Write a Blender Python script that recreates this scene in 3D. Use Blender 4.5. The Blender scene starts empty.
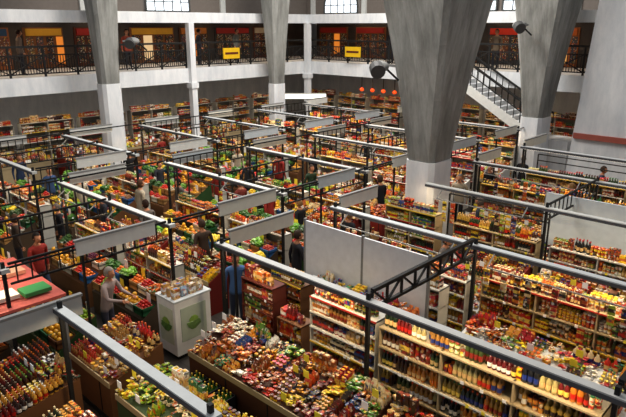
import bpy, numpy as np, math, random
R=random.Random(11)
def lin(h):
    h=h.lstrip('#'); o=[]
    for i in (0,2,4):
        c=int(h[i:i+2],16)/255
        o.append(c/12.92 if c<=.04045 else ((c+.055)/1.055)**2.4)
    return tuple(o)
# ---------------------------------------------------------------- materials
def newmat(n):
    m=bpy.data.materials.new(n); m.use_nodes=True
    nt=m.node_tree; return m,nt,nt.nodes['Principled BSDF']
def attr_mat(name,rough,noise=0.0,spec=.5,scale=6,prints=False):
    m,nt,p=newmat(name)
    a=nt.nodes.new('ShaderNodeAttribute'); a.attribute_name='Col'
    p.inputs['Roughness'].default_value=rough
    p.inputs['Specular IOR Level'].default_value=spec
    t=nt.nodes.new('ShaderNodeTexNoise'); t.inputs['Scale'].default_value=scale; t.inputs['Detail'].default_value=5
    tc=nt.nodes.new('ShaderNodeTexCoord'); nt.links.new(tc.outputs['Object'],t.inputs['Vector'])
    r=nt.nodes.new('ShaderNodeMapRange'); r.inputs['To Min'].default_value=1-noise; r.inputs['To Max'].default_value=1+noise*.4
    nt.links.new(t.outputs['Fac'],r.inputs['Value'])
    src=a.outputs['Color']
    if prints:   # printed artwork: small random colour patches on the packaging
        v=nt.nodes.new('ShaderNodeTexVoronoi'); v.inputs['Scale'].default_value=26
        nt.links.new(tc.outputs['Object'],v.inputs['Vector'])
        sp=nt.nodes.new('ShaderNodeSeparateColor'); nt.links.new(v.outputs['Color'],sp.inputs[0])
        rp=nt.nodes.new('ShaderNodeValToRGB'); e=rp.color_ramp; e.interpolation='CONSTANT'
        cs=[lin('f0e0b8'),lin('c82018'),lin('f0c020'),lin('f0ece4'),lin('3a2014'),lin('2a5a28'),lin('d86a18'),lin('8a3a18'),lin('1c3060'),lin('e8b060'),lin('5a1410')]
        e.elements[0].color=(*cs[0],1); e.elements[1].position=1/len(cs); e.elements[1].color=(*cs[1],1)
        for i in range(2,len(cs)): q=e.elements.new(i/len(cs)); q.color=(*cs[i],1)
        nt.links.new(sp.outputs[1],rp.inputs['Fac'])
        th=nt.nodes.new('ShaderNodeMapRange'); th.inputs['From Min'].default_value=.62; th.inputs['From Max'].default_value=.66; th.inputs['To Max'].default_value=.65
        nt.links.new(sp.outputs[0],th.inputs['Value'])
        mx=nt.nodes.new('ShaderNodeMix'); mx.data_type='RGBA'
        nt.links.new(th.outputs['Result'],mx.inputs[0]); nt.links.new(src,mx.inputs[6]); nt.links.new(rp.outputs['Color'],mx.inputs[7]); src=mx.outputs[2]
    x=nt.nodes.new('ShaderNodeVectorMath'); x.operation='SCALE'
    nt.links.new(src,x.inputs[0]); nt.links.new(r.outputs['Result'],x.inputs['Scale'])
    nt.links.new(x.outputs['Vector'],p.inputs['Base Color'])
    return m
M_goods=attr_mat('packaging',.38,.35,.45,40,True)
M_plain=attr_mat('glass_and_produce',.3,.25,.5,30)
M_matte=attr_mat('painted_surface',.65,.2,.3)
M_emis,nt,p=newmat('lamp_glow')
a=nt.nodes.new('ShaderNodeAttribute'); a.attribute_name='Col'
nt.links.new(a.outputs['Color'],p.inputs['Emission Color']); nt.links.new(a.outputs['Color'],p.inputs['Base Color'])
p.inputs['Emission Strength'].default_value=1.6
M_cloth=attr_mat('cloth_and_skin',.8,.1,.2,20)
def concrete(name,c1,c2,rough=.85,sc=1.2,boards=False):
    m,nt,p=newmat(name)
    tc=nt.nodes.new('ShaderNodeTexCoord')
    mp=nt.nodes.new('ShaderNodeMapping'); mp.inputs['Scale'].default_value=(1,1,.3)
    nt.links.new(tc.outputs['Object'],mp.inputs['Vector'])
    t=nt.nodes.new('ShaderNodeTexNoise'); t.inputs['Scale'].default_value=sc; t.inputs['Detail'].default_value=10; t.inputs['Roughness'].default_value=.7
    nt.links.new(mp.outputs['Vector'],t.inputs['Vector'])
    r=nt.nodes.new('ShaderNodeValToRGB'); r.color_ramp.elements[0].position=.32; r.color_ramp.elements[1].position=.68
    r.color_ramp.elements[0].color=(*c1,1); r.color_ramp.elements[1].color=(*c2,1)
    nt.links.new(t.outputs['Fac'],r.inputs['Fac']); col=r.outputs['Color']
    hgt=t.outputs['Fac']
    if boards:
        wv=nt.nodes.new('ShaderNodeTexWave'); wv.wave_type='BANDS'; wv.bands_direction='DIAGONAL'; wv.wave_profile='SAW'
        m2=nt.nodes.new('ShaderNodeMapping'); m2.inputs['Scale'].default_value=(1,1,.0); nt.links.new(tc.outputs['Object'],m2.inputs['Vector'])
        nt.links.new(m2.outputs['Vector'],wv.inputs['Vector']); wv.inputs['Scale'].default_value=1.6; wv.inputs['Distortion'].default_value=.6; wv.inputs['Detail'].default_value=3
        st=nt.nodes.new('ShaderNodeTexNoise'); m3=nt.nodes.new('ShaderNodeMapping'); m3.inputs['Scale'].default_value=(5,5,.25); nt.links.new(tc.outputs['Object'],m3.inputs['Vector']); nt.links.new(m3.outputs['Vector'],st.inputs['Vector']); st.inputs['Scale'].default_value=1.2; st.inputs['Detail'].default_value=8; st.inputs['Roughness'].default_value=.7
        k=nt.nodes.new('ShaderNodeMapRange'); k.inputs['From Min'].default_value=.35; k.inputs['From Max'].default_value=.65; k.inputs['To Min'].default_value=.74; k.inputs['To Max'].default_value=1.1; nt.links.new(st.outputs['Fac'],k.inputs['Value'])
        k2=nt.nodes.new('ShaderNodeMapRange'); k2.inputs['To Min'].default_value=.88; k2.inputs['To Max'].default_value=1.06; nt.links.new(wv.outputs['Fac'],k2.inputs['Value'])
        mu=nt.nodes.new('ShaderNodeMath'); mu.operation='MULTIPLY'; nt.links.new(k.outputs['Result'],mu.inputs[0]); nt.links.new(k2.outputs['Result'],mu.inputs[1])
        x=nt.nodes.new('ShaderNodeVectorMath'); x.operation='SCALE'; nt.links.new(col,x.inputs[0]); nt.links.new(mu.outputs['Value'],x.inputs['Scale']); col=x.outputs['Vector']
    nt.links.new(col,p.inputs['Base Color'])
    b=nt.nodes.new('ShaderNodeBump'); b.inputs['Strength'].default_value=.3
    nt.links.new(hgt,b.inputs['Height']); nt.links.new(b.outputs['Normal'],p.inputs['Normal'])
    p.inputs['Roughness'].default_value=rough
    return m
M_conc=concrete('raw_concrete',lin('70706b'),lin('aaaaa5'),.85,1.2,True)
M_white=concrete('white_paint',lin('ccd0d4'),lin('f0f0f0'),.6,2)
M_dark=concrete('dark_shopfront',lin('1d1613'),lin('3a2c24'),.6,.9)
M_floor,nt,p=newmat('worn_tiles')
tc=nt.nodes.new('ShaderNodeTexCoord'); br=nt.nodes.new('ShaderNodeTexBrick'); br.offset=0
br.inputs['Scale'].default_value=1; br.inputs['Brick Width'].default_value=.4; br.inputs['Row Height'].default_value=.4; br.inputs['Mortar Size'].default_value=.008
br.inputs['Color1'].default_value=(*lin('3a342f'),1); br.inputs['Color2'].default_value=(*lin('2c2825'),1); br.inputs['Mortar'].default_value=(*lin('1c1917'),1)
nt.links.new(tc.outputs['Object'],br.inputs['Vector']); nt.links.new(br.outputs['Color'],p.inputs['Base Color']); p.inputs['Roughness'].default_value=.4
MATS=[M_goods,M_matte,M_emis,M_cloth,M_conc,M_white,M_dark,M_plain]
GOODS,MATTE,EMIS,CLOTH,CONC,WHITE,DARK,PLAIN=range(8)
# ---------------------------------------------------------------- templates
def tpl(parts):
    V=[];S=[];LI=[];LT=[];SM=[];o=0
    for v,f,s,sm in parts:
        V+=list(v); S+=[s]*len(v)
        for q in f: LI+=[i+o for i in q]; LT.append(len(q)); SM.append(sm)
        o+=len(v)
    return dict(V=np.array(V,float),S=np.array(S),LI=np.array(LI),LT=np.array(LT),SM=np.array(SM))
BF=[(0,3,2,1),(4,5,6,7),(0,1,5,4),(1,2,6,5),(2,3,7,6),(3,0,4,7)]
def bx(x0,y0,z0,x1,y1,z1): return [(x0,y0,z0),(x1,y0,z0),(x1,y1,z0),(x0,y1,z0),(x0,y0,z1),(x1,y0,z1),(x1,y1,z1),(x0,y1,z1)]
def rings(n,rs,capb=True,capt=True,ph=0,jit=None):
    v=[];f=[]
    for k,(z,rx,ry) in enumerate(rs):
        for i in range(n):
            a=2*math.pi*(i+ph)/n; j=1 if jit is None else jit(i,k)
            v.append((rx*j*math.cos(a),ry*j*math.sin(a),z))
    for k in range(len(rs)-1):
        for i in range(n):
            f.append((k*n+i,k*n+(i+1)%n,(k+1)*n+(i+1)%n,(k+1)*n+i))
    if capb: f.append(tuple(range(n-1,-1,-1)))
    if capt: f.append(tuple((len(rs)-1)*n+i for i in range(n)))
    return v,f
T_BOX=tpl([(bx(-.5,-.5,0,.5,.5,1),BF,0,False)])
T_PACK=tpl([(bx(-.5,-.5,0,.5,.5,1),BF,0,False),(bx(-.51,-.51,.3,.51,.51,.68),BF,1,False),(bx(-.3,-.3,.2,.3,.3,1.02),BF,2,False)])
T_BOT=tpl([(*rings(8,[(0,.46,.46),(.03,.5,.5),(.56,.5,.5),(.7,.2,.2),(.9,.15,.15)]),0,True),(*rings(8,[(.14,.52,.52),(.4,.52,.52)],False,False),1,True),(*rings(6,[(.87,.19,.19),(1,.19,.19)]),2,False)])
T_JAR=tpl([(*rings(8,[(0,.47,.47),(.06,.5,.5),(.72,.5,.5),(.82,.42,.42)]),0,True),(*rings(8,[(.18,.515,.515),(.62,.515,.515)],False,False),1,True),(*rings(8,[(.8,.47,.47),(1,.47,.47)]),2,False)])
T_BAG=tpl([(*rings(4,[(0,.68,.42),(.35,.7,.7),(.7,.68,.55),(.92,.62,.12),(1,.68,.05)],ph=.5),0,False),(*rings(4,[(.3,.35,.72),(.62,.33,.65)],ph=.5),1,False)])
def uvs(n,m): 
    return rings(n,[(.5-.5*math.cos(math.pi*k/m),max(.03,.5*math.sin(math.pi*k/m)),max(.03,.5*math.sin(math.pi*k/m))) for k in range(m+1)])
T_FRU=tpl([(*uvs(7,5),0,True)])
T_LEAF=tpl([(*rings(10,[(0,.2,.2),(.25,.62,.62),(.55,.66,.66),(.6,.45,.45)],jit=lambda i,k:1.2 if (i+k)%2 else .75),0,False),(*rings(8,[(.2,.4,.4),(.75,.42,.42),(.95,.2,.2)],jit=lambda i,k:1.2 if (i+k)%2 else .8),1,False)])
def bananas():
    v=[];f=[]
    for b in range(4):
        o=len(v); x=(b-1.5)*.24
        for k in range(5):
            t=k/4; y=-.5+t; z=.25+.6*math.sin(math.pi*t); r=.12*(.4+math.sin(math.pi*max(.06,min(.94,t))))
            for i in range(5):
                a=i*2*math.pi/5; v.append((x+r*math.cos(a),y,z+r*math.sin(a)))
        for k in range(4):
            for i in range(5): f.append((o+k*5+i,o+k*5+(i+1)%5,o+k*5+5+(i+1)%5,o+k*5+5+i))
    return v,f
T_BAN=tpl([(*bananas(),0,True)])
T_CAR=tpl([(*rings(6,[(0,.1,.1),(.5,.35,.35),(.9,.5,.5),(1,.2,.2)]),0,True),(*rings(4,[(.98,.15,.15),(1.35,.5,.2)]),1,False)])
PL={id(T_FRU),id(T_LEAF),id(T_BAN),id(T_CAR),id(T_BOT)}
class B:
    def __init__(s): s.q={}; s.raws=[]
    def put(s,t,x,y,z,sx,sy,sz,rot=0,c=((1,1,1),)*3,tilt=0,mat=0):
        if mat==0 and id(t) in PL: mat=PLAIN
        s.q.setdefault((id(t),mat),[t,mat,[]])[2].append((x,y,z,sx,sy,sz,rot,tilt,*c[0],*c[1 if len(c)>1 else 0],*c[2 if len(c)>2 else 0]))
    def box(s,x0,y0,z0,x1,y1,z1,col,mat=MATTE):
        s.put(T_BOX,(x0+x1)/2,(y0+y1)/2,z0,x1-x0,y1-y0,z1-z0,0,(col,),0,mat)
    def raw(s,V,F,col,mat=MATTE,smooth=False):
        V=np.array(V,float); C=np.array(col,float)
        if C.ndim==1: C=np.tile(C,(len(V),1))
        s.raws.append((V,np.array([i for f in F for i in f]),np.array([len(f) for f in F]),C,mat,smooth))
    def beam(s,p,q,w,col,mat=MATTE,h=None,n=4):
        p=np.array(p,float);q=np.array(q,float);d=q-p;d/=np.linalg.norm(d)
        up=np.array((0,0,1.)) if abs(d[2])<.95 else np.array((1.,0,0))
        a=np.cross(d,up);a/=np.linalg.norm(a);b=np.cross(a,d); h=h or w
        if n==4:
            V=[e+a*i*w/2+b*j*h/2 for e in (p,q) for i,j in ((-1,-1),(1,-1),(1,1),(-1,1))]; F=BF
        else:
            V=[e+a*math.cos(2*math.pi*i/n)*w/2+b*math.sin(2*math.pi*i/n)*w/2 for e in (p,q) for i in range(n)]
            F=[(i,(i+1)%n,n+(i+1)%n,n+i) for i in range(n)]+[tuple(range(n)),tuple(range(n,2*n))]
        s.raw(V,F,col,mat)
    def build(s,name,loc=(0,0,0),rz=0):
        Vs=[];LIs=[];LTs=[];Cs=[];MI=[];SM=[];o=0
        for t,mat,L in s.q.values():
            A=np.array(L,float);N=len(A)
            V=t['V'][None]*A[:,None,3:6]
            ct,st=np.cos(A[:,7])[:,None],np.sin(A[:,7])[:,None]
            y=V[:,:,1]*ct-V[:,:,2]*st; z=V[:,:,1]*st+V[:,:,2]*ct; x=V[:,:,0]
            cr,sr=np.cos(A[:,6])[:,None],np.sin(A[:,6])[:,None]
            V=np.stack([x*cr-y*sr,x*sr+y*cr,z],-1)+A[:,None,0:3]
            nv=len(t['V'])
            C=A[:,8:17].reshape(N,3,3)[:,t['S'],:]
            Vs.append(V.reshape(-1,3));Cs.append(C.reshape(-1,3))
            LIs.append((t['LI'][None]+(np.arange(N)*nv)[:,None]+o).ravel())
            LTs.append(np.tile(t['LT'],N));SM.append(np.tile(t['SM'],N));MI.append(np.full(N*len(t['LT']),mat)); o+=N*nv
        for V,li,lt,C,mat,sm in s.raws:
            Vs.append(V);Cs.append(C);LIs.append(li+o);LTs.append(lt);SM.append(np.full(len(lt),sm));MI.append(np.full(len(lt),mat)); o+=len(V)
        V=np.concatenate(Vs);C=np.concatenate(Cs);LI=np.concatenate(LIs);LT=np.concatenate(LTs);MI=np.concatenate(MI);SM=np.concatenate(SM)
        me=bpy.data.meshes.new(name)
        me.vertices.add(len(V));me.vertices.foreach_set('co',V.astype(np.float32).ravel())
        me.loops.add(len(LI));me.loops.foreach_set('vertex_index',LI.astype(np.int32))
        me.polygons.add(len(LT));me.polygons.foreach_set('loop_start',(np.cumsum(LT)-LT).astype(np.int32))
        us,inv=np.unique(MI,return_inverse=True)
        for u in us: me.materials.append(MATS[int(u)])
        me.polygons.foreach_set('material_index',inv.astype(np.int32)); me.polygons.foreach_set('use_smooth',SM.astype(bool))
        me.update(calc_edges=True)
        at=me.color_attributes.new('Col','FLOAT_COLOR','POINT')
        at.data.foreach_set('color',np.concatenate([C,np.ones((len(C),1))],1).astype(np.float32).ravel())
        ob=bpy.data.objects.new(name,me); bpy.context.scene.collection.objects.link(ob)
        ob.location=loc; ob.rotation_euler=(0,0,rz); return ob
BLK=lin('161616'); WHT=lin('dcdcd6'); GRY=lin('8a8a88'); WOOD=lin('6b4528'); CREAM=lin('a89470'); CARD=lin('a87c48'); SHW=lin('c4c0b4')
hx=lambda s:[lin(x) for x in s.split()]
PACKC=hx('c01c18 e8a020 f0d030 d0501c a81c28 7a1c20 5a8a2c e07020 c09858 f0e8d4 34508a 8a4a20 c83a50 4a2418 f0c020 a8b838 c02818 e0c898 6a2a1a 8a3a20 b86a28 3a1c14 f0ece0 2c2018 ead8a8 2f6a3a a85a28 d89838')
LABC=hx('f4ecd8 f0d058 c02018 f0ece4 1c3078 e0b878 2c1c1c d06a1c d8b878 801c18')
BOTC=hx('14240f 2a1208 3c1c08 6a3a10 1a3014 6a1410 a87a2a 7a2a10 101010 304018 9a6a28 40150f c07018 987828 581010 a8985c')
JARC=hx('a81c10 c86818 6a8a20 d89a48 7a2010 d8b878 502818 b04020 98963a e8d8a8')
def jit(c,a=.12):
    k=1+R.uniform(-a,a); return tuple(min(1,max(0,v*k)) for v in c)
PK={'sweet':(.18,0,.12,.7),'bottle':(.1,.72,.15,.03),'jar':(.25,.15,.55,.05),'mix':(.4,.2,.2,.2),'pack':(.85,0,.05,.1)}
def product(kind,maxh):
    r=R.random(); w=PK[kind]
    if r<w[0]: return T_PACK,R.uniform(.05,.13),R.uniform(.05,.09),min(maxh,R.uniform(.08,.22)),(R.choice(PACKC),R.choice(LABC),R.choice(PACKC))
    if r<w[0]+w[1]: return T_BOT,(d:=R.uniform(.06,.08)),d,min(maxh,R.uniform(.2,.3)),(R.choice(BOTC),R.choice(LABC),R.choice(LABC+PACKC))
    if r<w[0]+w[1]+w[2]: return T_JAR,(d:=R.uniform(.055,.085)),d,min(maxh,R.uniform(.08,.14)),(R.choice(JARC),R.choice(LABC+PACKC),R.choice(LABC+PACKC))
    return T_BAG,R.uniform(.08,.13),R.uniform(.04,.07),min(maxh,R.uniform(.11,.19)),(R.choice(PACKC),R.choice(LABC),R.choice(PACKC))
def fill_shelf(b,x0,x1,yf,z,depth,maxh,kind):
    x=x0
    while x<x1-.05:
        t,w,d,h,c=product(kind,maxh); n=R.randint(1,5)
        st=2 if (t is T_PACK or t is T_JAR) and h*2<maxh else 1
        for i in range(n):
            if x+w>x1: break
            rows=max(1,min(2,int(depth/(d*1.1))))
            for k in range(rows):
                for u in range(st):
                    if R.random()<.06: continue
                    b.put(t,x+w/2,yf+.03+d*(.5+k*1.08),z+u*h,w*.96,d,h*R.uniform(.95,1.03),R.uniform(-.1,.1),(jit(c[0],.08),c[1],c[2]))
            x+=w*1.01
        else: continue
        break
def shelf(name,X,Yh,L,kind,h=1.9,depth=.38,n=5,col=SHW,rz=-math.pi/2,z0=.12,top=True):
    b=B(); zs=[z0+(h-z0)*i/n for i in range(n)]
    for z in zs+[h]:
        b.box(0,0,z-.02,L,depth,z,col)
        b.box(0,-.01,z-.022,L,0,z+.005,jit(R.choice([WHT,col,col,lin('a8281c'),lin('d8b030')])))
    nb=max(1,round(L/1.0))
    for i in range(nb+1): b.box(max(0,L*i/nb-.012),.0,0,min(L,L*i/nb+.012),depth,h,col)
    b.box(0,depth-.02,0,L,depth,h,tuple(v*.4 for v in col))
    gap=(h-z0)/n-.04
    for z in zs:
        for i in range(nb):
            fill_shelf(b,L*i/nb+.02,L*(i+1)/nb-.02,0.01,z,depth-.05,gap,kind)
            for _ in range(3):
                if R.random()<.6: xx=L*i/nb+R.uniform(.05,.9)*L/nb; b.box(xx,-.014,z-.03,xx+.05,-.01,z+.02,R.choice(hx('ffffff f4e040 ffffff')))
    if top: fill_shelf(b,.03,L-.03,.03,h,depth-.04,.3,kind)
    return b.build(name,(X,Yh,0),rz)
def counter(name,X,Yh,L,D,kind='sweet',hf=.78,hb=1.05,front=None,rz=-math.pi/2,dens=1.3,cell=.24,palette=None):
    b=B(); front=front or R.choice([WHT,CREAM,WOOD,lin('7a2018'),lin('4a4a48')])
    V=bx(0,0,0,L,D,0)[:4]+[(0,0,hf),(L,0,hf),(L,D,hb),(0,D,hb)]
    b.raw(V,BF,front)
    b.box(0,-.02,hf-.05,L,0,hf+.05,jit(CREAM)); b.box(0,-.012,.0,L,0,.1,BLK)
    for i in range(1,int(L/1.0)+1): b.box(i*1.0-.01,-.008,.1,i*1.0+.01,0,hf-.05,BLK)
    nx=max(1,round(L/cell)); ny=max(1,round(D/.22)); cw=L/nx; cd=D/ny; sl=(hb-hf)/D
    for i in range(nx):
        for j in range(ny):
            t,w,d,h,c=product(kind,.2)
            if palette: c=(R.choice(palette),c[1],c[2])
            x0=i*cw; y0=j*cd; z=hf+sl*(y0+cd/2)
            st=R.random()
            if t is T_BOT or t is T_JAR or st<.3:
                m=max(1,int(cw/(w*1.02)));k=max(1,int(cd/(d*1.05)))
                for a in range(m):
                    for e in range(k):
                        yy=y0+(e+.5)*cd/k
                        b.put(t,x0+(a+.5)*cw/m,yy,hf+sl*yy-.005,w,d,h,R.uniform(-.15,.15),(jit(c[0],.08),c[1],c[2]))
            else:
                for lay in range(R.choice([2,3,3,4])):
                    for a in range(int(3*dens)):
                        xx=x0+R.uniform(.0,1)*cw; yy=y0+R.uniform(.1,.9)*cd
                        s=R.uniform(.7,1.05)
                        b.put(t,xx,yy+h*.3,hf+sl*yy+.03+lay*.03,w*s*.8,d*s*.6,h*.75*s,R.choice([0,math.pi/2,R.uniform(-.6,.6)]),(jit(c[0],.25),c[1],c[2]),tilt=math.pi/2*R.uniform(.7,1.05))
            if R.random()<.16:
                b.box(x0+.03,y0+.02,z+.12,x0+.14,y0+.026,z+.24,R.choice([lin('ffffff'),lin('f4e040')]))
    for _ in range(int(L*1.0)):
        x0=R.uniform(.1,L-.35); t=R.choice([T_PACK,T_BAG,T_BOT]); c=(R.choice(PACKC),R.choice(LABC),R.choice(PACKC))
        for q in range(R.randint(2,4)):
            if x0+.11*q<L-.1: b.put(t,x0+.11*q,D-.09,hb-.04,.1,.09,R.uniform(.26,.32),R.uniform(-.1,.1),c)
    return b.build(name,(X,Yh,0),rz)
FRU=[('f',lin('e8721a'),.075),('f',lin('c01c14'),.07),('f',lin('d82c18'),.065),('f',lin('e8c020'),.065),('f',lin('86a826'),.072),('f',lin('8a5a30'),.06),('f',lin('e0a020'),.1),
     ('l',lin('2f5a1c'),.17),('l',lin('5a8a2c'),.16),('l',lin('254018'),.15),('b',lin('e8c828'),.18),('c',lin('e06a18'),.04),('f',lin('5a1838'),.05),('f',lin('b83018'),.05),('f',lin('d8c8a8'),.08),('c',lin('3c6a20'),.05),('f',lin('f0e4c8'),.07)]
def produce(name,X,Yh,L,D,rz=-math.pi/2,hf=.62,hb=1.1,green=.0,orange=.0):
    b=B(); b.raw(bx(0,0,0,L,D,0)[:4]+[(0,0,hf-.1),(L,0,hf-.1),(L,D,hb-.1),(0,D,hb-.1)],BF,R.choice([lin('2c4a24'),lin('6b4528'),lin('4a3a2a')]))
    nx=max(1,round(L/.36)); ny=max(1,round(D/.32)); cw=L/nx; cd=D/ny; sl=(hb-hf)/D
    for i in range(nx):
        for j in range(ny):
            x0=i*cw;y0=j*cd; z=hf+sl*(y0+cd/2)-.1
            r=R.random()
            k=R.choice(FRU[7:10]) if r<green else (R.choice(FRU[:2]+FRU[6:7]) if r<green+orange else R.choice(FRU))
            cc=R.choice([lin('2a5f9a'),CARD,lin('1f5a34'),CARD,lin('2a2a2a'),WOOD,lin('d8d0c0')])
            for (p,q,r_,s) in ((x0+.01,y0+.01,x0+cw-.01,y0+.025),(x0+.01,y0+cd-.025,x0+cw-.01,y0+cd-.01),(x0+.01,y0+.01,x0+.025,y0+cd-.01),(x0+cw-.025,y0+.01,x0+cw-.01,y0+cd-.01)):
                b.box(p,q,z-.05,r_,s,z+.12,cc)
            b.box(x0+.01,y0+.01,z+.03,x0+cw-.01,y0+cd-.01,z+.06,cc)
            s=k[2]
            if k[0]=='f':
                for lay in range(3):
                    m=max(1,int((cw-.04)/s)-lay); n=max(1,int((cd-.04)/s)-lay)
                    for a in range(m):
                        for e in range(n):
                            b.put(T_FRU,x0+cw/2+(a-(m-1)/2)*s+R.uniform(-.01,.01),y0+cd/2+(e-(n-1)/2)*s,z+.06+lay*s*.72,s*1.02,s*1.02,s*.95,R.random(),(jit(k[1],.15),))
            elif k[0]=='l':
                for a in range(8): b.put(T_LEAF,x0+R.uniform(.07,cw-.07),y0+R.uniform(.07,cd-.07),z+.06+R.uniform(0,.12),s,s,s*.8,R.random()*6,(jit(k[1],.3),jit(tuple(v*1.5 for v in k[1]),.3)),tilt=R.uniform(-.7,.7))
            elif k[0]=='b':
                for a in range(5): b.put(T_BAN,x0+R.uniform(.1,cw-.1),y0+R.uniform(.12,cd-.12),z+.06+R.uniform(0,.1),.2,.2,.14,R.random()*6,(jit(k[1]),))
            else:
                for a in range(24): b.put(T_CAR,x0+R.uniform(.06,cw-.06),y0+R.uniform(.06,cd-.06)+.08,z+.08+R.uniform(0,.12),s,s,s*4,R.uniform(-.5,.5),(jit(k[1]),lin('3a6a22')),tilt=1.5)
            if R.random()<.35: b.box(x0+.1,y0+cd-.05,z+.1,x0+.24,y0+cd-.045,z+.34,R.choice([lin('ffffff'),lin('f4e040')]))
    return b.build(name,(X,Yh,0),rz)
def stock(X,Yh,L,D,rz=-math.pi/2,hmax=.9):
    b=B(); x=.05
    while x<L-.3:
        w=R.uniform(.28,.5); z=0
        for _ in range(R.randint(1,4)):
            h=R.uniform(.15,.32); 
            if z+h>hmax: break
            c=R.choice([CARD,CARD,lin('b89060'),WHT,lin('2a5f9a'),lin('1f5a34'),lin('a83a28'),lin('3a3a38')])
            o=R.uniform(-.03,.03); b.box(x+o,.02,z,x+w+o-.04,D-.04,z+h,jit(c)); b.box(x+o+w*.3,.015,z+h*.5,x+o+w*.6,.02,z+h*.8,WHT)
            b.box(x+o,D*.45,z+h,x+w+o-.04,D*.52,z+h+.003,lin('c8b890')); z+=h+.003
        for a in range(3):
            t,ww,d,h,c=product('mix',.25); b.put(t,x+w*.25*(a+.7),D/2,z,ww,d,h,R.random(),c)
        x+=w+.02
    b.build('stock_boxes',(X,Yh,0),rz)
# ---------------------------------------------------------------- room shell
def single(name,boxes,mat,col=(1,1,1)):
    b=B()
    for q in boxes: b.box(*q,col,mat)
    return b.build(name)
me=bpy.data.meshes.new('floor'); me.from_pydata([(-3,-6,0),(31,-6,0),(31,30,0),(-3,30,0)],[],[(0,1,2,3)]); me.materials.append(M_floor)
bpy.context.scene.collection.objects.link(bpy.data.objects.new('floor',me))
single('wall_north',[(-3,30,0,31,30.3,6.3)],WHITE)
single('wall_east',[(31,-6,0,31.3,30.3,6.3)],WHITE)
single('gallery_slab_north',[(-3,23.5,3.65,31,30,3.82),(-3,23.5,3.82,31,23.8,4.3),(-3,23.8,4.1,31,30,4.3)],WHITE)
single('gallery_slab_east',[(24.5,-6,3.65,31,23.5,3.82),(24.5,-6,3.82,24.8,23.5,4.3),(24.8,-6,4.1,31,23.5,4.3)],WHITE)
single('ceiling',[(-3,23.5,6.45,31,30.3,6.62),(24.5,-6,6.45,31.3,23.5,6.62)],WHITE)
single('trim_1',[(-3,23.3,6.3,24.3,23.6,6.75),(24.3,-6,6.3,24.6,23.6,6.75)],WHITE)
def shopfronts(name,L,loc,rz):
    b=B(); b.box(0,0,4.3,L,.2,6.44,(1,1,1),DARK)
    x=.3
    while x<L-2.4:
        w=R.uniform(1.6,2.6); c=R.choice(hx('5a2a1a 8a5030 3a3a40 5a2c1c 7a4a2a 4a3020 a05a2a 2a2a2c'))
        b.box(x,-.05,4.35,x+w,0,6.1,c)
        for i in range(4):
            if R.random()<.22: b.box(x+.1+i*w/4,-.08,4.5,x+w/4*(i+1)-.05,-.05,5.7,tuple(v*.35 for v in R.choice(hx('ffb860 ffd8a0 ff9030'))),EMIS)
            else: b.box(x+.1+i*w/4,-.08,4.5,x+w/4*(i+1)-.05,-.05,5.7,R.choice(hx('14100e 2a1c14 5a4a30 3a3a40 1a1a1a 6a3a20')),GOODS)
        b.box(x+.1,-.12,5.75,x+w-.1,-.05,6.05,R.choice(hx('d09828 9a2018 a86020 2a4a6a b8a890 c86020 c83018')))
        if R.random()<.4: b.box(x+.2,-.5,6.38,x+w-.2,-.3,6.44,lin('ffe8c8'),EMIS)
        x+=w+R.uniform(.2,.9)
    return b.build(name,loc,rz)
shopfronts('shopfront_row',31,(-2,28.0,0),0)
shopfronts('shopfront_row',30,(29.0,27,0),-math.pi/2)
def railing(name,p,q,z,h=1.12):
    b=B();p=np.array((*p,z),float);q=np.array((*q,z),float);L=np.linalg.norm(q-p);n=max(1,int(L/1.3));d=(q-p)/n
    up=np.array((0,0,1.))
    b.beam(p+up*h,q+up*h,.08,BLK);b.beam(p+up*.12,q+up*.12,.05,BLK);b.beam(p+up*(h*.72),q+up*(h*.72),.05,BLK)
    for i in range(n+1): b.beam(p+d*i,p+d*i+up*h,.07,BLK)
    for i in range(n):
        a=p+d*i
        b.beam(a+up*.12,a+d+up*h*.72,.04,BLK); b.beam(a+d+up*.12,a+up*h*.72,.04,BLK)
        for k in range(1,12): b.beam(a+d*k/12+up*.12,a+d*k/12+up*h*.72,.026,BLK)
    return b.build(name)
railing('gallery_railing',(-3,23.66),(24.4,23.66),4.3)
railing('gallery_railing',(24.66,23.4),(24.66,-6),4.3)
for (x,y) in ((16.7,23.42),(24.3,23.3),(4,23.42),(24.42,16.2)):
    single('gallery_post',[(x-.14,y-.14,0,x+.14,y+.14,6.3),(x-.2,y-.2,3.4,x+.2,y+.2,3.65)],WHITE)
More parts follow.
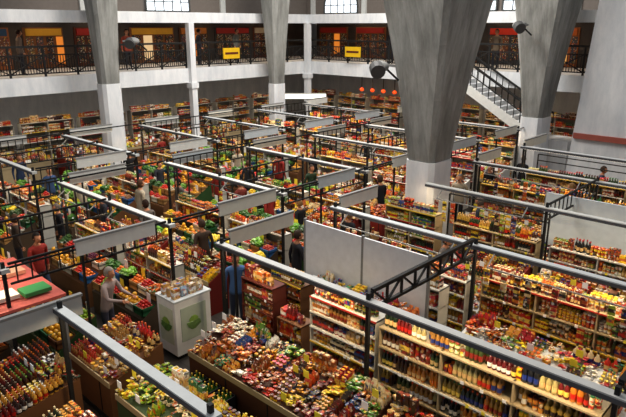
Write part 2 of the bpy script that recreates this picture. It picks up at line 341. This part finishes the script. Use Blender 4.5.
def clerestory(wn,kn,axis,pos,a0,a1,cs):
    b=B(); cw=lin('7a7068')
    if axis=='y': b.box(a0,pos,6.62,a1,pos+.2,10.5,cw,MATTE)
    else: b.box(pos,a0,6.62,pos+.2,a1,10.5,cw,MATTE)
    c=a0+.5
    while c<a1:
        if axis=='y': b.box(c,pos-.12,6.62,c+.3,pos,10.5,WHT)
        else: b.box(pos-.12,c,6.62,pos,c+.3,10.5,WHT)
        c+=3.9
    b.build(wn)
    for c in cs:
        g=B(); pts=[]; w=1.25
        for i in range(13):
            t=math.pi*i/12; pts.append((c+w*math.cos(t),6.95+.35+ .9*math.sin(t)))
        pts=[(c+w,6.85)]+pts+[(c-w,6.85)]
        P=(lambda u,z,o:(u,pos-.1-o,z)) if axis=='y' else (lambda u,z,o:(pos-.1-o,u,z))
        g.raw([P(u,z,.02) for u,z in pts],[tuple(range(len(pts)))],lin('dce4ec'),EMIS)
        for i in range(len(pts)): 
            a=pts[i];e=pts[(i+1)%len(pts)]; g.beam(P(*a,.05),P(*e,.05),.08,lin('50504e'))
        for k in (-.6,-.2,.2,.6): g.beam(P(c+w*k,6.85,.05),P(c+w*k,7.25+.9*math.sqrt(1-k*k),.05),.04,lin('50504e'))
        g.beam(P(c-w,7.3,.05),P(c+w,7.3,.05),.04,lin('50504e'))
        g.build('window_%d'%kn[0]); kn[0]+=1
kn=[1]
clerestory('wall_clerestory_north',kn,'y',26.5,-3,31,[5.2,17.6])
clerestory('wall_clerestory_east',kn,'x',27.5,-6,26.4,[23.6,15.2,12.4,6])
# ---------------------------------------------------------------- columns
def column(name,cx,cy,a0,b0,a1,b1,zw=2.85,H=10):
    b=B()
    def ring(z,a,bb,ch=.12):
        h=a/2;k=bb/2;return [(-h+ch,-k,z),(h-ch,-k,z),(h,-k+ch,z),(h,k-ch,z),(h-ch,k,z),(-h+ch,k,z),(-h,k-ch,z),(-h,-k+ch,z)]
    zs=[0,.1,zw]; V=[]
    for z in zs: V+=ring(z,a0+.05,b0+.05)
    F=[(k*8+i,k*8+(i+1)%8,k*8+8+(i+1)%8,k*8+8+i) for k in range(2) for i in range(8)]+[tuple(16+i for i in range(8))]
    b.raw(V,F,(1,1,1),WHITE)
    V=[];n=14
    for k in range(n+1):
        t=k/n; z=zw+(H-zw)*t; tt=(z-zw)/4.1; g=.75*tt+.25*tt*tt
        V+=ring(z,a0+(a1-a0)*g,b0+(b1-b0)*g)
    F=[(k*8+i,k*8+(i+1)%8,k*8+8+(i+1)%8,k*8+8+i) for k in range(n) for i in range(8)]+[tuple(n*8+i for i in range(8))]
    b.raw(V,F,(1,1,1),CONC)
    return b.build(name,(cx,cy,0))
column('concrete_column',13.25,8.3,.98,.82,2.25,1.95)
column('concrete_column',22.6,9.5,1.0,.8,2.0,1.75)
column('concrete_column',11.9,22.3,.75,.6,1.15,1.0,4.0)
column('concrete_column',21.0,22.3,.7,.6,1.2,1.05,3.4)
def floodlight(x,y,z,dx,dy,s=1):
    b=B(); b.beam((0,0,0),(dx*.45,dy*.45,.05),.06,GRY)
    c=np.array((dx*.5,dy*.5,0.)); v,f=uvs(12,8)
    b.raw(np.array(v)*np.array((.5,.5,.3))*s+c+np.array((0,0,-.15)),f,GRY,MATTE,True)
    b.beam(c+np.array((-.12,0,-.02)),c+np.array((-.28,-.18,-.12)),.38*s,lin('4a4a4a'),n=12)
    b.beam(c+np.array((.1,.1,.1)),c+np.array((.4,-.3,-.35)),.05,BLK)
    b.build('floodlight',(x,y,z))
floodlight(12.15,8.7,5.25,-.5,.6,.95); floodlight(12.5,22.0,5.6,.6,-.5); floodlight(21.5,9.7,6.2,-.7,.3)
b=B(); n=14
for i in range(n):
    z=4.3-i*.165; y=13.6-i*.29
    b.box(23.2,y-.29,z-.32,24.4,y,z-.165,(1,1,1),WHITE)
for x in (23.2,24.35): b.beam((x,13.6,4.05),(x,13.6-n*.29,4.05-n*.165),.08,WHT,h=.35)
b.box(23.2,8.4,0,24.45,9.55,1.9,(1,1,1),WHITE)
for x in (23.2,24.38):
    b.beam((x,13.6,5.1),(x,13.6-n*.29,5.1-n*.165),.07,BLK);b.beam((x,13.6,4.7),(x,13.6-n*.29,4.7-n*.165),.04,BLK)
    for i in range(n+1): b.beam((x,13.6-i*.29,4.2-i*.165),(x,13.6-i*.29,5.1-i*.165),.03,BLK)
b.build('staircase')
b=B(); b.raw([(22.9,8.3,0),(24.4,8.3,0),(24.4,-5,0),(22.9,-5,0),(22.9,7.7,9),(24.4,7.7,9),(24.4,-5,9),(22.9,-5,9)],[(0,1,2,3)[::-1],(4,5,6,7),(0,1,5,4),(1,2,6,5),(2,3,7,6),(3,0,4,7)],(1,1,1),WHITE)
b.box(22.8,-5,2.15,22.9,8.1,2.35,lin('a8584a')); b.build('wall_stairwell')
# ---------------------------------------------------------------- stall frames
XK=[3.05,6.2,9.3,12.4,15.5,18.6,21.7]
BLOCKS=[([8.1,4.75,1.4,-1.95],0),([14.5,12.1,9.75],1),([21.0,18.6,16.2],2)]
def truss(b,x0,x1,y,z=2.28,h=.34,c=BLK):
    b.beam((x0,y,z),(x1,y,z),.05,c); b.beam((x0,y,z+h),(x1,y,z+h),.06,c)
    n=8; d=(x1-x0)/n
    for i in range(n):
        b.beam((x0+i*d,y,z),(x0+i*d,y,z+h),.035,c)
        b.beam((x0+i*d,y,z if i%2 else z+h),(x0+i*d+d,y,z+h if i%2 else z),.03,c)
lamps=[]
for ys,bi in BLOCKS:
    for k,x in enumerate(XK):
        yl=[7.7,4.3] if (bi==0 and k==0) else ys
        if bi==2 and k==0: continue
        if bi==0 and k==6: continue
        b=B()
        for y in yl:
            if abs(x-13.1)<.8 and abs(y-8.35)<.8: continue
            b.beam((x,y,0),(x,y,2.55),.055,BLK)
        y0,y1=yl[0],yl[-1]
        if bi==0 and k==3: y0=7.7
        b.box(x-.065,y1-.1,2.38,x+.065,y0+.1,2.45,R.choice(hx('dcdcd6 d0d4d4 c8c8c4')))
        b.box(x-.072,y1-.1,2.37,x-.065,y0+.1,2.43,lin('55565a')); b.box(x+.065,y1-.1,2.37,x+.072,y0+.1,2.43,lin('55565a'))
        b.box(x-.04,y1,2.36,x+.04,y0,2.38,lin('fff4e0'),EMIS)
        if not(bi==0 and k==0):
            for i in range(len(yl)-1): lamps.append((x,(yl[i]+yl[i+1])/2,2.34,yl[i]-yl[i+1]-.3))
        else: lamps.append((x,6,2.34,3))
        for y in yl:
            if k+1<len(XK) and not(bi==0 and y==yl[0]) and not (bi==0 and k==0):
                x1=XK[k+1]-.08
                if bi==0 and k==1: truss(b,x+.08,x1,y,2.26,.3)
                elif (k+bi)%2 or y!=yl[1]:
                    b.beam((x+.08,y,2.5),(x1,y,2.5),.04,BLK)
                    if (k+bi)%2:
                        b.beam((x+.08,y,2.15),(x1,y,2.15),.035,BLK)
                        for u in range(12): b.beam((x+.2+u*.24,y,2.15),(x+.2+u*.24,y,2.5),.022,BLK)
        if k>=2 and bi<2:
            ya,yb=yl[0]-.3,yl[1]+.1
            if bi==0 and k==3: ya=7.4
            if (k+bi)%2: 
                for z in (1.95,2.15): b.beam((x+.48,ya,z),(x+.48,yb,z),.03,BLK)
                for e in (ya,yb): b.beam((x+.48,e,0),(x+.48,e,2.15),.035,BLK)
        b.build('stall_frame')
        for (yy,off) in ((yl[0]+.06,.25),)+(((yl[-1]-.06,1.2),) if bi else ()):
            if bi==0 and k==0: 
                s=B();s.box(x-1.2,7.78,2.2,x+.35,7.83,2.5,lin('b4b8b8')); s.box(x-1.22,7.77,2.48,x+.37,7.84,2.52,GRY); s.beam((x-1.2,7.8,2.2),(x-1.2,7.8,0),.05,BLK); s.build('sign_board'); continue
            if bi==0 and k==3: continue
            s=B(); L=R.uniform(1.3,1.7)
            s.box(x+off,yy,2.32,x+off+L,yy+.05,2.6,R.choice([WHT,WHT,lin('ccd4d8'),lin('e6e2d2')]))
            s.box(x+off-.02,yy-.01,2.58,x+off+L+.02,yy+.06,2.62,GRY)
            s.beam((x+off+.1,yy+.02,2.3),(x+off+.1,yy+.02,0),.04,BLK); s.beam((x+.04,yy+.02,2.45),(x+off+L,yy+.02,2.45),.03,BLK)
            s.build('sign_board')
        if not(bi==0 and k<2):
            for i in range(len(yl)-1):
                if R.random()<.5:
                    g=B(); ya,yb=yl[i]-.4,yl[i+1]+.4
                    if bi==0 and k==3: ya=min(ya,7.3)
                    xx=x-.3
                    g.beam((xx,ya,2.2),(xx,yb,2.2),.02,GRY)
                    for e in (ya,yb): g.beam((xx,e,2.2),(x-.04,e,2.4),.02,GRY)
                    y=ya
                    while y>yb:
                        if R.random()<.6:
                            c=R.choice(PACKC)
                            for q in range(R.randint(1,3)): g.put(T_PACK,xx,y,2.02-q*.17,.03,.1,.15,0,(jit(c),R.choice(LABC),c))
                        y-=R.uniform(.12,.25)
                    g.build('hanging_packets')
# ---------------------------------------------------------------- near stalls
counter('sweets_counter',5.15,7.8,3.6,.95,'sweet',.8,1.1,lin('4a2a1a'),dens=1.7,cell=.22)
counter('sweets_counter',5.25,4.1,4.5,.85,'mix',.8,1.1,lin('4a2a1a'))
shelf('jar_shelf',6.4,6.1,1.35,'jar',2.0,.4,7)
shelf('bottle_shelf',6.35,4.65,3.1,'bottle',2.0,.42,6,CREAM)
shelf('bottle_shelf',6.35,1.3,3.1,'bottle',2.0,.42,6,CREAM)
shelf('magazine_rack',6.5,7.95,.85,'pack',1.75,.35,6,lin('5a2418'))
shelf('spice_rack',7.1,7.9,.9,'jar',1.6,.35,6,WOOD)
shelf('spice_rack',6.45,6.95,.6,'mix',1.3,.35,4,WOOD)
counter('snack_counter',3.55,7.35,3.0,.75,'sweet',.95,1.15,lin('3a4a2a'),palette=hx('d8c020 8aa828 e8d040 c8781c d8c898'))
counter('gift_counter',1.5,7.2,2.9,1.35,'mix',.8,1.25,WOOD,palette=hx('6a2a18 3a1c14 8a3018 c08028 2a3018 a87838'))
counter('wine_counter',1.9,9.35,1.4,1.4,'bottle',.85,1.1,WOOD,palette=hx('2a1208 14240f 3c1c08 8a3a10 6a1410 c89030'))
counter('basket_counter',3.75,9.3,1.35,1.0,'mix',.75,1.1,WOOD,palette=hx('a87838 885828 c09858 8a3018 d0b890 a83020'))
b=B(); b.box(8.5,5.2,.9,8.54,8.25,2.3,lin('eceef0')); 
for y in (5.2,6.7,8.25): b.beam((8.52,y,0),(8.52,y,2.34),.05,GRY)
b.build('partition_panel')
counter('gift_bag_counter',7.75,7.9,2.65,.65,'pack',1.0,1.2,WHT,palette=hx('2a6ab0 c83060 3a8a50 e8c030 8a3aa0 e87828 e0e0e0'))
shelf('grocery_shelf',8.75,8.0,2.9,'mix',1.6,.36,4)
shelf('grocery_shelf',12.1,8.8,1.5,'mix',1.75,.36,5,CREAM)
b=B(); b.box(13.95,1.6,1.0,14.0,5.4,2.35,lin('dce4e6'))
for y in (1.6,3.5,5.4): b.beam((13.98,y,0),(13.98,y,2.38),.05,GRY)
b.build('partition_panel')
def table(name,x,y,l,w,h=.8,top=WHT):
    b=B(); b.box(0,0,h-.04,w,l,h,top)
    for i in(.04,w-.08):
        for j in (.04,l-.08): b.box(i,j,0,i+.04,j+.04,h-.04,GRY)
    for _ in range(int(l*w*45)):
        t,a,d,hh,c=product('mix',.25); b.put(t,R.uniform(.06,w-.06),R.uniform(.06,l-.06),h,a*1.3,d*1.6,hh*.8,R.uniform(-.5,.5),c)
    b.box(w*.2,l*.5,h,w*.8,l*.5+.4,h+.22,WHT); b.box(w*.3,l*.2,h,w*.8,l*.2+.3,h+.3,CARD)
    return b.build(name,(x,y,0))
table('packing_table',7.05,1.9,2.4,.85,1.0); table('packing_table',7.05,-1.5,2.8,.85,1.0)
b=B(); W,Dp,Hh=.82,.6,1.2
b.box(0,0,.08,W,Dp,Hh,lin('ecedeb')); b.box(.03,.03,0,W-.03,Dp-.03,.08,BLK); b.box(-.02,-.02,Hh,W+.02,Dp+.02,Hh+.04,lin('c8cccc'))
b.box(-.012,.08,.3,0,Dp-.08,1.05,lin('cfd8c0')); b.put(T_LEAF,-.02,.3,.55,.25,.02,.3,math.pi/2,(lin('5a8a3c'),lin('86a84a')))
b.box(.12,-.012,.35,W-.12,0,1.05,lin('b4c0ac')); b.put(T_LEAF,.4,-.02,.55,.22,.02,.3,0,(lin('6a8a4c'),lin('86a84a')))
for i in range(4):
    for j in range(3): b.put(T_BAG if (i+j)%2 else T_PACK,.12+i*.18,.12+j*.17,Hh+.04,.14,.1,.2,0,(R.choice(hx('c8b088 d0b890 88a0b8 c89850')),lin('f4f4f4'),R.choice([lin('3a7ab0'),lin('d4d4d4')])))
b.build('refrigerated_counter',(5.6,8.85,0))
def bottle_crate(x,y,z=0,c=lin('1c1c1c')):
    b=B()
    for q in ((0,0,0,.4,.3,.02),(0,0,0,.4,.015,.26),(0,.285,0,.4,.3,.26),(0,0,0,.015,.3,.26),(.385,0,0,.4,.3,.26)): b.box(*q,c)
    for i in range(4):
        for j in range(3): b.put(T_BOT,.06+i*.093,.06+j*.09,.02,.075,.075,.3,0,(lin('3a6a24'),lin('e8e0c0'),lin('c8a030')))
    b.build('bottle_crate',(x,y,z))
for i in range(3):
    bottle_crate(4.7,7.2-i*.36); bottle_crate(4.7,7.2-i*.36,.33)
# ---------------------------------------------------------------- generic stalls
def seg(ys): return [(ys[i],ys[i+1]) for i in range(len(ys)-1)]
for k in range(2,6):
    x=XK[k]
    for (ya,yb) in seg(BLOCKS[0][0]):
        Yh=ya-.12; L=ya-yb-.3
        if k==2 and ya>8: 
            shelf('grocery_shelf',x+.1,Yh,L,'mix',1.6,.36,5); counter('sweets_counter',x+.6,Yh,L,.8,'sweet'); continue
        if k==3 and ya>8: Yh-=.95; L-=.95
        counter('sweets_counter' if k%2 else 'grocery_counter',x-.97,Yh,L,.9,R.choice(['sweet','mix','sweet']))
        if k==4 and ya<8 : shelf('bottle_shelf',x+.1,Yh,L,'bottle',1.7,.36,5,CREAM)
        else: shelf('grocery_shelf',x+.1,Yh,L,R.choice(['bottle','jar','mix','bottle']),R.choice([1.55,1.8]),.36,5,R.choice([SHW,CREAM]))
        stock(x+.5,Yh,L,.42); counter('grocery_counter',x+1.0,Yh,L,.5,R.choice(['sweet','mix','jar']))
for k in range(0,7):
    x=XK[k]
    for (ya,yb) in seg(BLOCKS[1][0]):
        Yh=ya-.12; L=ya-yb-.25
        if k<=2 or (k==3 and ya>13):
            if k==1: produce('produce_display',x-.7,Yh,L,.65,green=.1,orange=.35)
            else: produce('produce_display',x-.97,Yh,L,.92,green=.1,orange=.3 if k<2 else .1)
            if k==0: produce('produce_display',x+.7,Yh,L,.8,green=.05,orange=.5)
            elif k!=1:
                shelf('grocery_shelf',x+.1,Yh,L,'mix',1.3,.34,3)
                stock(x+.48,Yh,L,.42); produce('produce_display',x+.95,Yh,L,.55,green=.2)
            else: 
                shelf('grocery_shelf',x+.1,Yh-.1,L-.2,'jar' if ya>13 else 'mix',1.4,.34,4); counter('sweets_counter',x+.95,Yh,L,.55,'mix') 
        else:
            counter('grocery_counter',x-.97,Yh,L,.9,R.choice(['sweet','mix']))
            shelf('grocery_shelf',x+.1,Yh,L,R.choice(['mix','pack','jar']),R.choice([1.3,1.7]),.36,4)
            stock(x+.5,Yh,L,.42); counter('sweets_counter',x+1.0,Yh,L,.5,R.choice(['sweet','mix']))
for k in range(1,7):
    x=XK[k]
    for (ya,yb) in seg(BLOCKS[2][0]):
        Yh=ya-.12; L=ya-yb-.25
        if k<=4:
            produce('produce_display',x-.97,Yh,L,.92,green=.2,orange=.2)
            shelf('grocery_shelf',x+.1,Yh,L,'mix',1.4,.34,4)
            produce('produce_display',x+.9,Yh,L,.6,green=.2,orange=.15)
        else:
            counter('grocery_counter',x-.97,Yh,L,.9,'mix'); shelf('grocery_shelf',x+.1,Yh,L,'mix',1.8,.36,4)
            counter('sweets_counter',x+.9,Yh,L,.6,'mix')
for i in range(9):
    shelf('grocery_shelf',2+i*2.6,26.2,2.3,'mix',2.2,.4,5,rz=0)
for i in range(8):
    shelf('grocery_shelf',27.2,26-i*2.4,2.1,'mix',2.2,.4,5)
for i in range(8):
    counter('grocery_counter',3+i*2.6,24.6,2.0,.8,'mix',rz=0)
b=B(); b.box(0,0,2.5,2.4,.12,2.72,lin('f2efe0'),EMIS); b.box(0,.12,2.45,2.4,.18,2.77,GRY)
for q in (.1,2.3): b.beam((q,.15,2.5),(q,.15,0),.05,BLK)
b.build('illuminated_sign',(21.9,23.0,0),-.8)
for i in range(4):
    v,f=uvs(12,8)
    b=B(); b.raw(np.array(v)*np.array((.24,.24,.2)),f,lin('d84010'),EMIS,True); b.beam((0,0,.18),(0,0,1.0),.03,BLK); b.build('pendant_lamp',(26.6,21.3-i*.75,2.65))
for (x,y,rz) in ((18.5,23.62,0),(24.45,20.5,-math.pi/2)):
    b=B(); b.box(0,-.3,4.65,1.0,-.25,5.15,lin('e8b818')); b.box(.1,-.31,4.85,.9,-.3,4.95,lin('5a2010')); b.build('poster_sign',(x,y,0),rz)
b=B(); b.raw([(0,0,1.7),(1.5,0,1.7),(1.5,2.3,1.74),(0,2.3,1.74),(0,0,1.75),(1.5,0,1.75),(1.5,2.3,1.79),(0,2.3,1.79)],BF,lin('c86054'))
for i in (.03,1.43):
    for j in (.03,2.23): b.box(i,j,0,i+.04,j+.04,1.7,GRY)
for (i,j,c) in ((.9,.2,'3a8a4a'),(.4,.3,'e8e0d0'),(.3,1.2,'2a6a3a'),(.9,1.3,'d8a080')): b.box(i,j,1.79,i+.45,j+.35,1.86,lin(c))
b.build('red_topped_table',(2.45,9.62,0))
# ---------------------------------------------------------------- people
SKIN=lin('b87e5e')
def person(x,y,face,shirt,legs,hair,pose='stand',h=1.68,long=False,z=0):
    s=h/1.7; J={}; E=[]
    def j(n,p,r,par=None):
        J[n]=(len(J),p,r); 
        if par: E.append((J[par][0],J[n][0]))
    lean=.12 if pose=='reach' else .02
    j('pel',(0,0,.93),(.15,.11)); j('waist',(0,-lean*.3,1.1),(.135,.1),'pel'); j('chest',(0,-lean*.8,1.3),(.165,.115),'waist'); j('nb',(0,-lean,1.44),(.09,.075),'chest'); j('neck',(0,-lean-.01,1.53),(.05,.05),'nb')
    for sd,t in ((-1,'l'),(1,'r')):
        j('sh'+t,(sd*.185,-lean,1.4),(.06,.06),'chest')
        if pose=='reach': el=(sd*.25,-lean-.1,1.15); wr=(sd*.16,-lean-.36,1.12)
        elif pose=='walk': el=(sd*.24,.06*sd,1.13); wr=(sd*.24,-.08+.12*sd,.9)
        else: el=(sd*.24,.02,1.13); wr=(sd*.25,-.06,.88)
        j('el'+t,el,(.042,.042),'sh'+t); j('wr'+t,wr,(.028,.026),'el'+t)
        d=np.array(wr)-np.array(el); d/=np.linalg.norm(d); pm=np.array(wr)+d*.07; j('pm'+t,tuple(pm),(.038,.018),'wr'+t)
        j('hp'+t,(sd*.09,0,.86),(.09,.09),'pel')
        st=sd*.16 if pose=='walk' else 0
        j('kn'+t,(sd*.1,-.03-st*.6,.48),(.062,.062),'hp'+t); j('an'+t,(sd*.1,.0-st,.09),(.042,.042),'kn'+t); j('to'+t,(sd*.115,-.15-st,.035),(.042,.03),'an'+t)
    roots=[0]
    for sd,t in ((-1,'l'),(1,'r')):
        wr=np.array(J['wr'+t][1]);pm=np.array(J['pm'+t][1]);d=(pm-wr)/np.linalg.norm(pm-wr)
        side=np.cross(d,(sd*1.,0,0)); side=side/(np.linalg.norm(side)+1e-6); inn=np.array((-sd*1.,0,0))
        if pose=='reach': side=np.array((-sd*1.,0,0)); inn=np.array((0,0,-1.))
        for f,(o,l) in enumerate(((-.03,.075),(-.01,.085),(.01,.08),(.03,.062))):
            a=pm+side*o; n0='f%s%d'%(t,f); roots.append(len(J)); j(n0+'a',tuple(a),(.01,.01)); j(n0+'b',tuple(a+d*l*.55+inn*.008),(.009,.009),n0+'a'); j(n0+'c',tuple(a+d*l*.95+inn*.03),(.007,.007),n0+'b')
        a=wr+d*.03+side*-.02; roots.append(len(J)); j('t%sa'%t,tuple(a),(.011,.011)); j('t%sb'%t,tuple(a-side*.03+d*.035+inn*.015),(.01,.01),'t%sa'%t); j('t%sc'%t,tuple(a-side*.035+d*.065+inn*.025),(.008,.008),'t%sb'%t)
    names=list(J)
    me=bpy.data.meshes.new('tmp'); me.from_pydata([tuple(v*s for v in J[n][1]) for n in names],E,[])
    ob=bpy.data.objects.new('tmp',me); bpy.context.scene.collection.objects.link(ob)
    ob.modifiers.new('s','SKIN'); sub=ob.modifiers.new('d','SUBSURF'); sub.levels=1; sub.render_levels=1
    sv=me.skin_vertices[0].data
    for i,n in enumerate(names): sv[i].radius=tuple(v*s for v in J[n][2]); sv[i].use_root=(i in roots)
    dg=bpy.context.evaluated_depsgraph_get(); ev=ob.evaluated_get(dg); m2=bpy.data.meshes.new_from_object(ev)
    V=np.array([v.co[:] for v in m2.vertices]); F=[tuple(p.vertices) for p in m2.polygons]
    bpy.data.objects.remove(ob); bpy.data.meshes.remove(m2); bpy.data.meshes.remove(me)
    segs=[];cols=[]
    for a,e in E:
        na,ne=names[a],names[e]
        segs.append((np.array(J[na][1])*s,np.array(J[ne][1])*s))
        cols.append(legs if ne[:2] in('hp','kn','an') else lin('1a1614') if ne[:2]=='to' else SKIN if (ne=='neck' or ne[:2]=='pm' or ne[0]=='f' or ne[0]=='t') else shirt)
    D=[]
    for a,e in segs:
        d=e-a; t=np.clip(((V-a)@d)/(d@d),0,1); D.append(np.linalg.norm(V-(a+t[:,None]*d),axis=1))
    C=np.array(cols)[np.argmin(np.array(D),0)]
    C[(V[:,2]<1.0*s)&(V[:,2]>.82*s)&(np.abs(V[:,0])<.19*s)]=shirt
    b=B(); b.raw(V,F,C,CLOTH,True)
    hv,hf=uvs(16,12); hv=np.array(hv); hv[:,2]-=.5
    hc=np.array((0,-lean-.035,1.615))*s
    P=hv.copy(); P[:,0]*=.155; P[:,1]*=.19; P[:,2]*=.235
    low=P[:,2]<-.03; P[low,0]*=.86; P[low,1]-=.008
    nose=(P[:,1]<-.07)&(np.abs(P[:,0])<.02)&(np.abs(P[:,2]+.015)<.03); P[nose,1]-=.022
    b.raw(P*s+hc,hf,SKIN,CLOTH,True)
    H=hv.copy(); H[:,0]*=.175; H[:,1]*=.215; H[:,2]*=.25; H[:,1]+=.012; H[:,2]+=.012
    keep=(H[:,1]>-.045)|(H[:,2]>.055)
    if not long: keep&=(H[:,2]>-.06)
    b.raw(H*s+hc,[f for f in hf if all(keep[i] for i in f)],hair,CLOTH,True)
    for sd in(-1,1):
        b.put(T_FRU,hc[0]+sd*.03*s,hc[1]-.086*s,hc[2]-.005,.022,.014,.016,0,(lin('201510'),),0,CLOTH)
        b.put(T_FRU,hc[0]+sd*.079*s,hc[1]+.005,hc[2]-.035,.02,.04,.06,0,(SKIN,),0,CLOTH)
    b.put(T_BOX,hc[0],hc[1]-.084*s,hc[2]-.062*s,.045,.012,.01,0,(lin('8a3a34'),),0,CLOTH)
    return b.build('person',(x,y,z),face)
person(5.0,10.35,0.5,lin('a08e8a'),lin('3a3a48'),lin('8a8078'),'reach',1.68)
person(9.0,9.0,1.2,lin('1c1c22'),lin('1c1c20'),lin('2a1c14'),'walk',1.72)
person(7.3,9.1,-.6,lin('4a6a98'),lin('2a3040'),lin('4a3020'),'stand',1.65,True)
person(7.25,5.9,-1.4,lin('8a5a4a'),lin('30303a'),lin('3a2014'),'stand',1.64,True)
COLS=hx('1a1a1e 2a2c34 6a2a24 2a3650 5a5450 a89c88 3a2e26 2a3a2a 1c1c22 8a2a24 3a5078 1a1a1e')
HAIRS=hx('2a1a12 1a1410 4a3020 6a5e56 3a2a20 7a5a38')
for (x,y) in ((4.9,13.2),(8.02,11.2),(8.02,13.6),(11.14,11.0),(11.14,12.2),(11.14,13.5),(14.24,10.6),(14.24,13.5),(17.34,11.4),(20.44,12.6),(5.2,15.3),(6.4,15.35),(7.6,15.3),(8.9,15.5),(10.2,15.3),(11.6,15.2),(13.0,15.35),(14.6,15.45),(16.1,15.2),(17.4,15.4),(19.5,15.3),(8.06,17.5),(8.06,19.8),(11.16,18.0),(11.16,20.0),(14.26,17.4),(14.26,19.6),(17.36,18.8),(20.44,17.6),(14.9,9.1),(16.3,9.0),(18.4,9.1),(20.6,9.0),(11.12,2.9),(11.12,6.4),(14.22,7.2),(17.32,3.4),(17.32,6.0),(20.42,6.2),(9.9,9.15),(11.2,9.3),(10.0,22.0),(14.0,22.2),(17.0,22.0),(8.0,22.1)):
    person(x,y+R.uniform(-.05,.05),R.choice([0,math.pi])+R.uniform(-.25,.25)+(1.57 if abs(y-15.3)<.3 or abs(y-9.1)<.3 else 0),R.choice(COLS),R.choice(hx('22222a 1a1a1e 2a3448')),R.choice(HAIRS),R.choice(['walk','stand','stand']),R.uniform(1.6,1.8),R.random()<.5)
for (x,y,f,c) in ((7.5,24.4,.2,'3a3a44'),(14.0,24.3,-.2,'8a3a2a'),(20.2,24.4,.3,'5a5850'),(18.0,24.6,1.3,'2a2a34'),(9.6,24.7,1.5,'6a5a50')): person(x,y,f,lin(c),lin('22222a'),lin('2a1a12'),'stand',1.7,False,4.3)
for (x,y,f,c) in ((25.4,18.5,-1.4,'2a2a30'),(25.4,12.8,-1.6,'6a5a48'),(25.6,14.1,-1.6,'8a2a2a')): person(x,y,f,lin(c),lin('22222a'),lin('3a2a1a'),'stand',1.7,False,4.3)
# ---------------------------------------------------------------- lights / world / camera
w=bpy.data.worlds.new('w'); bpy.context.scene.world=w; w.use_nodes=True
w.node_tree.nodes['Background'].inputs[0].default_value=(.95,.96,1,1); w.node_tree.nodes['Background'].inputs[1].default_value=.27
def area(name,loc,sx,sy,e,c):
    l=bpy.data.lights.new(name,'AREA'); l.shape='RECTANGLE'; l.size=sx;l.size_y=sy;l.energy=e;l.color=c
    o=bpy.data.objects.new(name,l); o.location=loc; bpy.context.scene.collection.objects.link(o); return o
area('skylight_lamp',(9,9,13),6,4,1150,(1,.96,.9))
area('skylight_lamp',(17,15,13),6,4,2100,(1,.96,.9))
for (x,y,z,l) in lamps: area('stall_lamp',(x,y,z),.1,l,7*l,(1,.78,.5))
for i in range(4): area('gallery_fill',(3+i*7,25.5,6.3),4,.3,30,(1,.72,.45)); area('gallery_fill',(3+i*7,25.3,3.5),4,.3,40,(1,.85,.68))  # fill lights added to brighten the north gallery and the space beneath it
for i in range(3): area('gallery_fill',(26.5,20-i*7,6.3),.3,4,30,(1,.72,.45)); area('gallery_fill',(26,20-i*7,3.5),.3,4,45,(1,.72,.45))  # added fill along the east gallery, above and below the slab
cam=bpy.data.cameras.new('camera'); co=bpy.data.objects.new('camera',cam); bpy.context.scene.collection.objects.link(co)
cam.sensor_width=36; cam.lens=34.27; cam.clip_end=200
co.location=(0,0,6.2); co.rotation_euler=(math.radians(90-17.1),0,math.radians(43.3-90)); bpy.context.scene.camera=co
bpy.context.scene.view_settings.view_transform='Standard'
bpy.context.scene.view_settings.exposure=.15
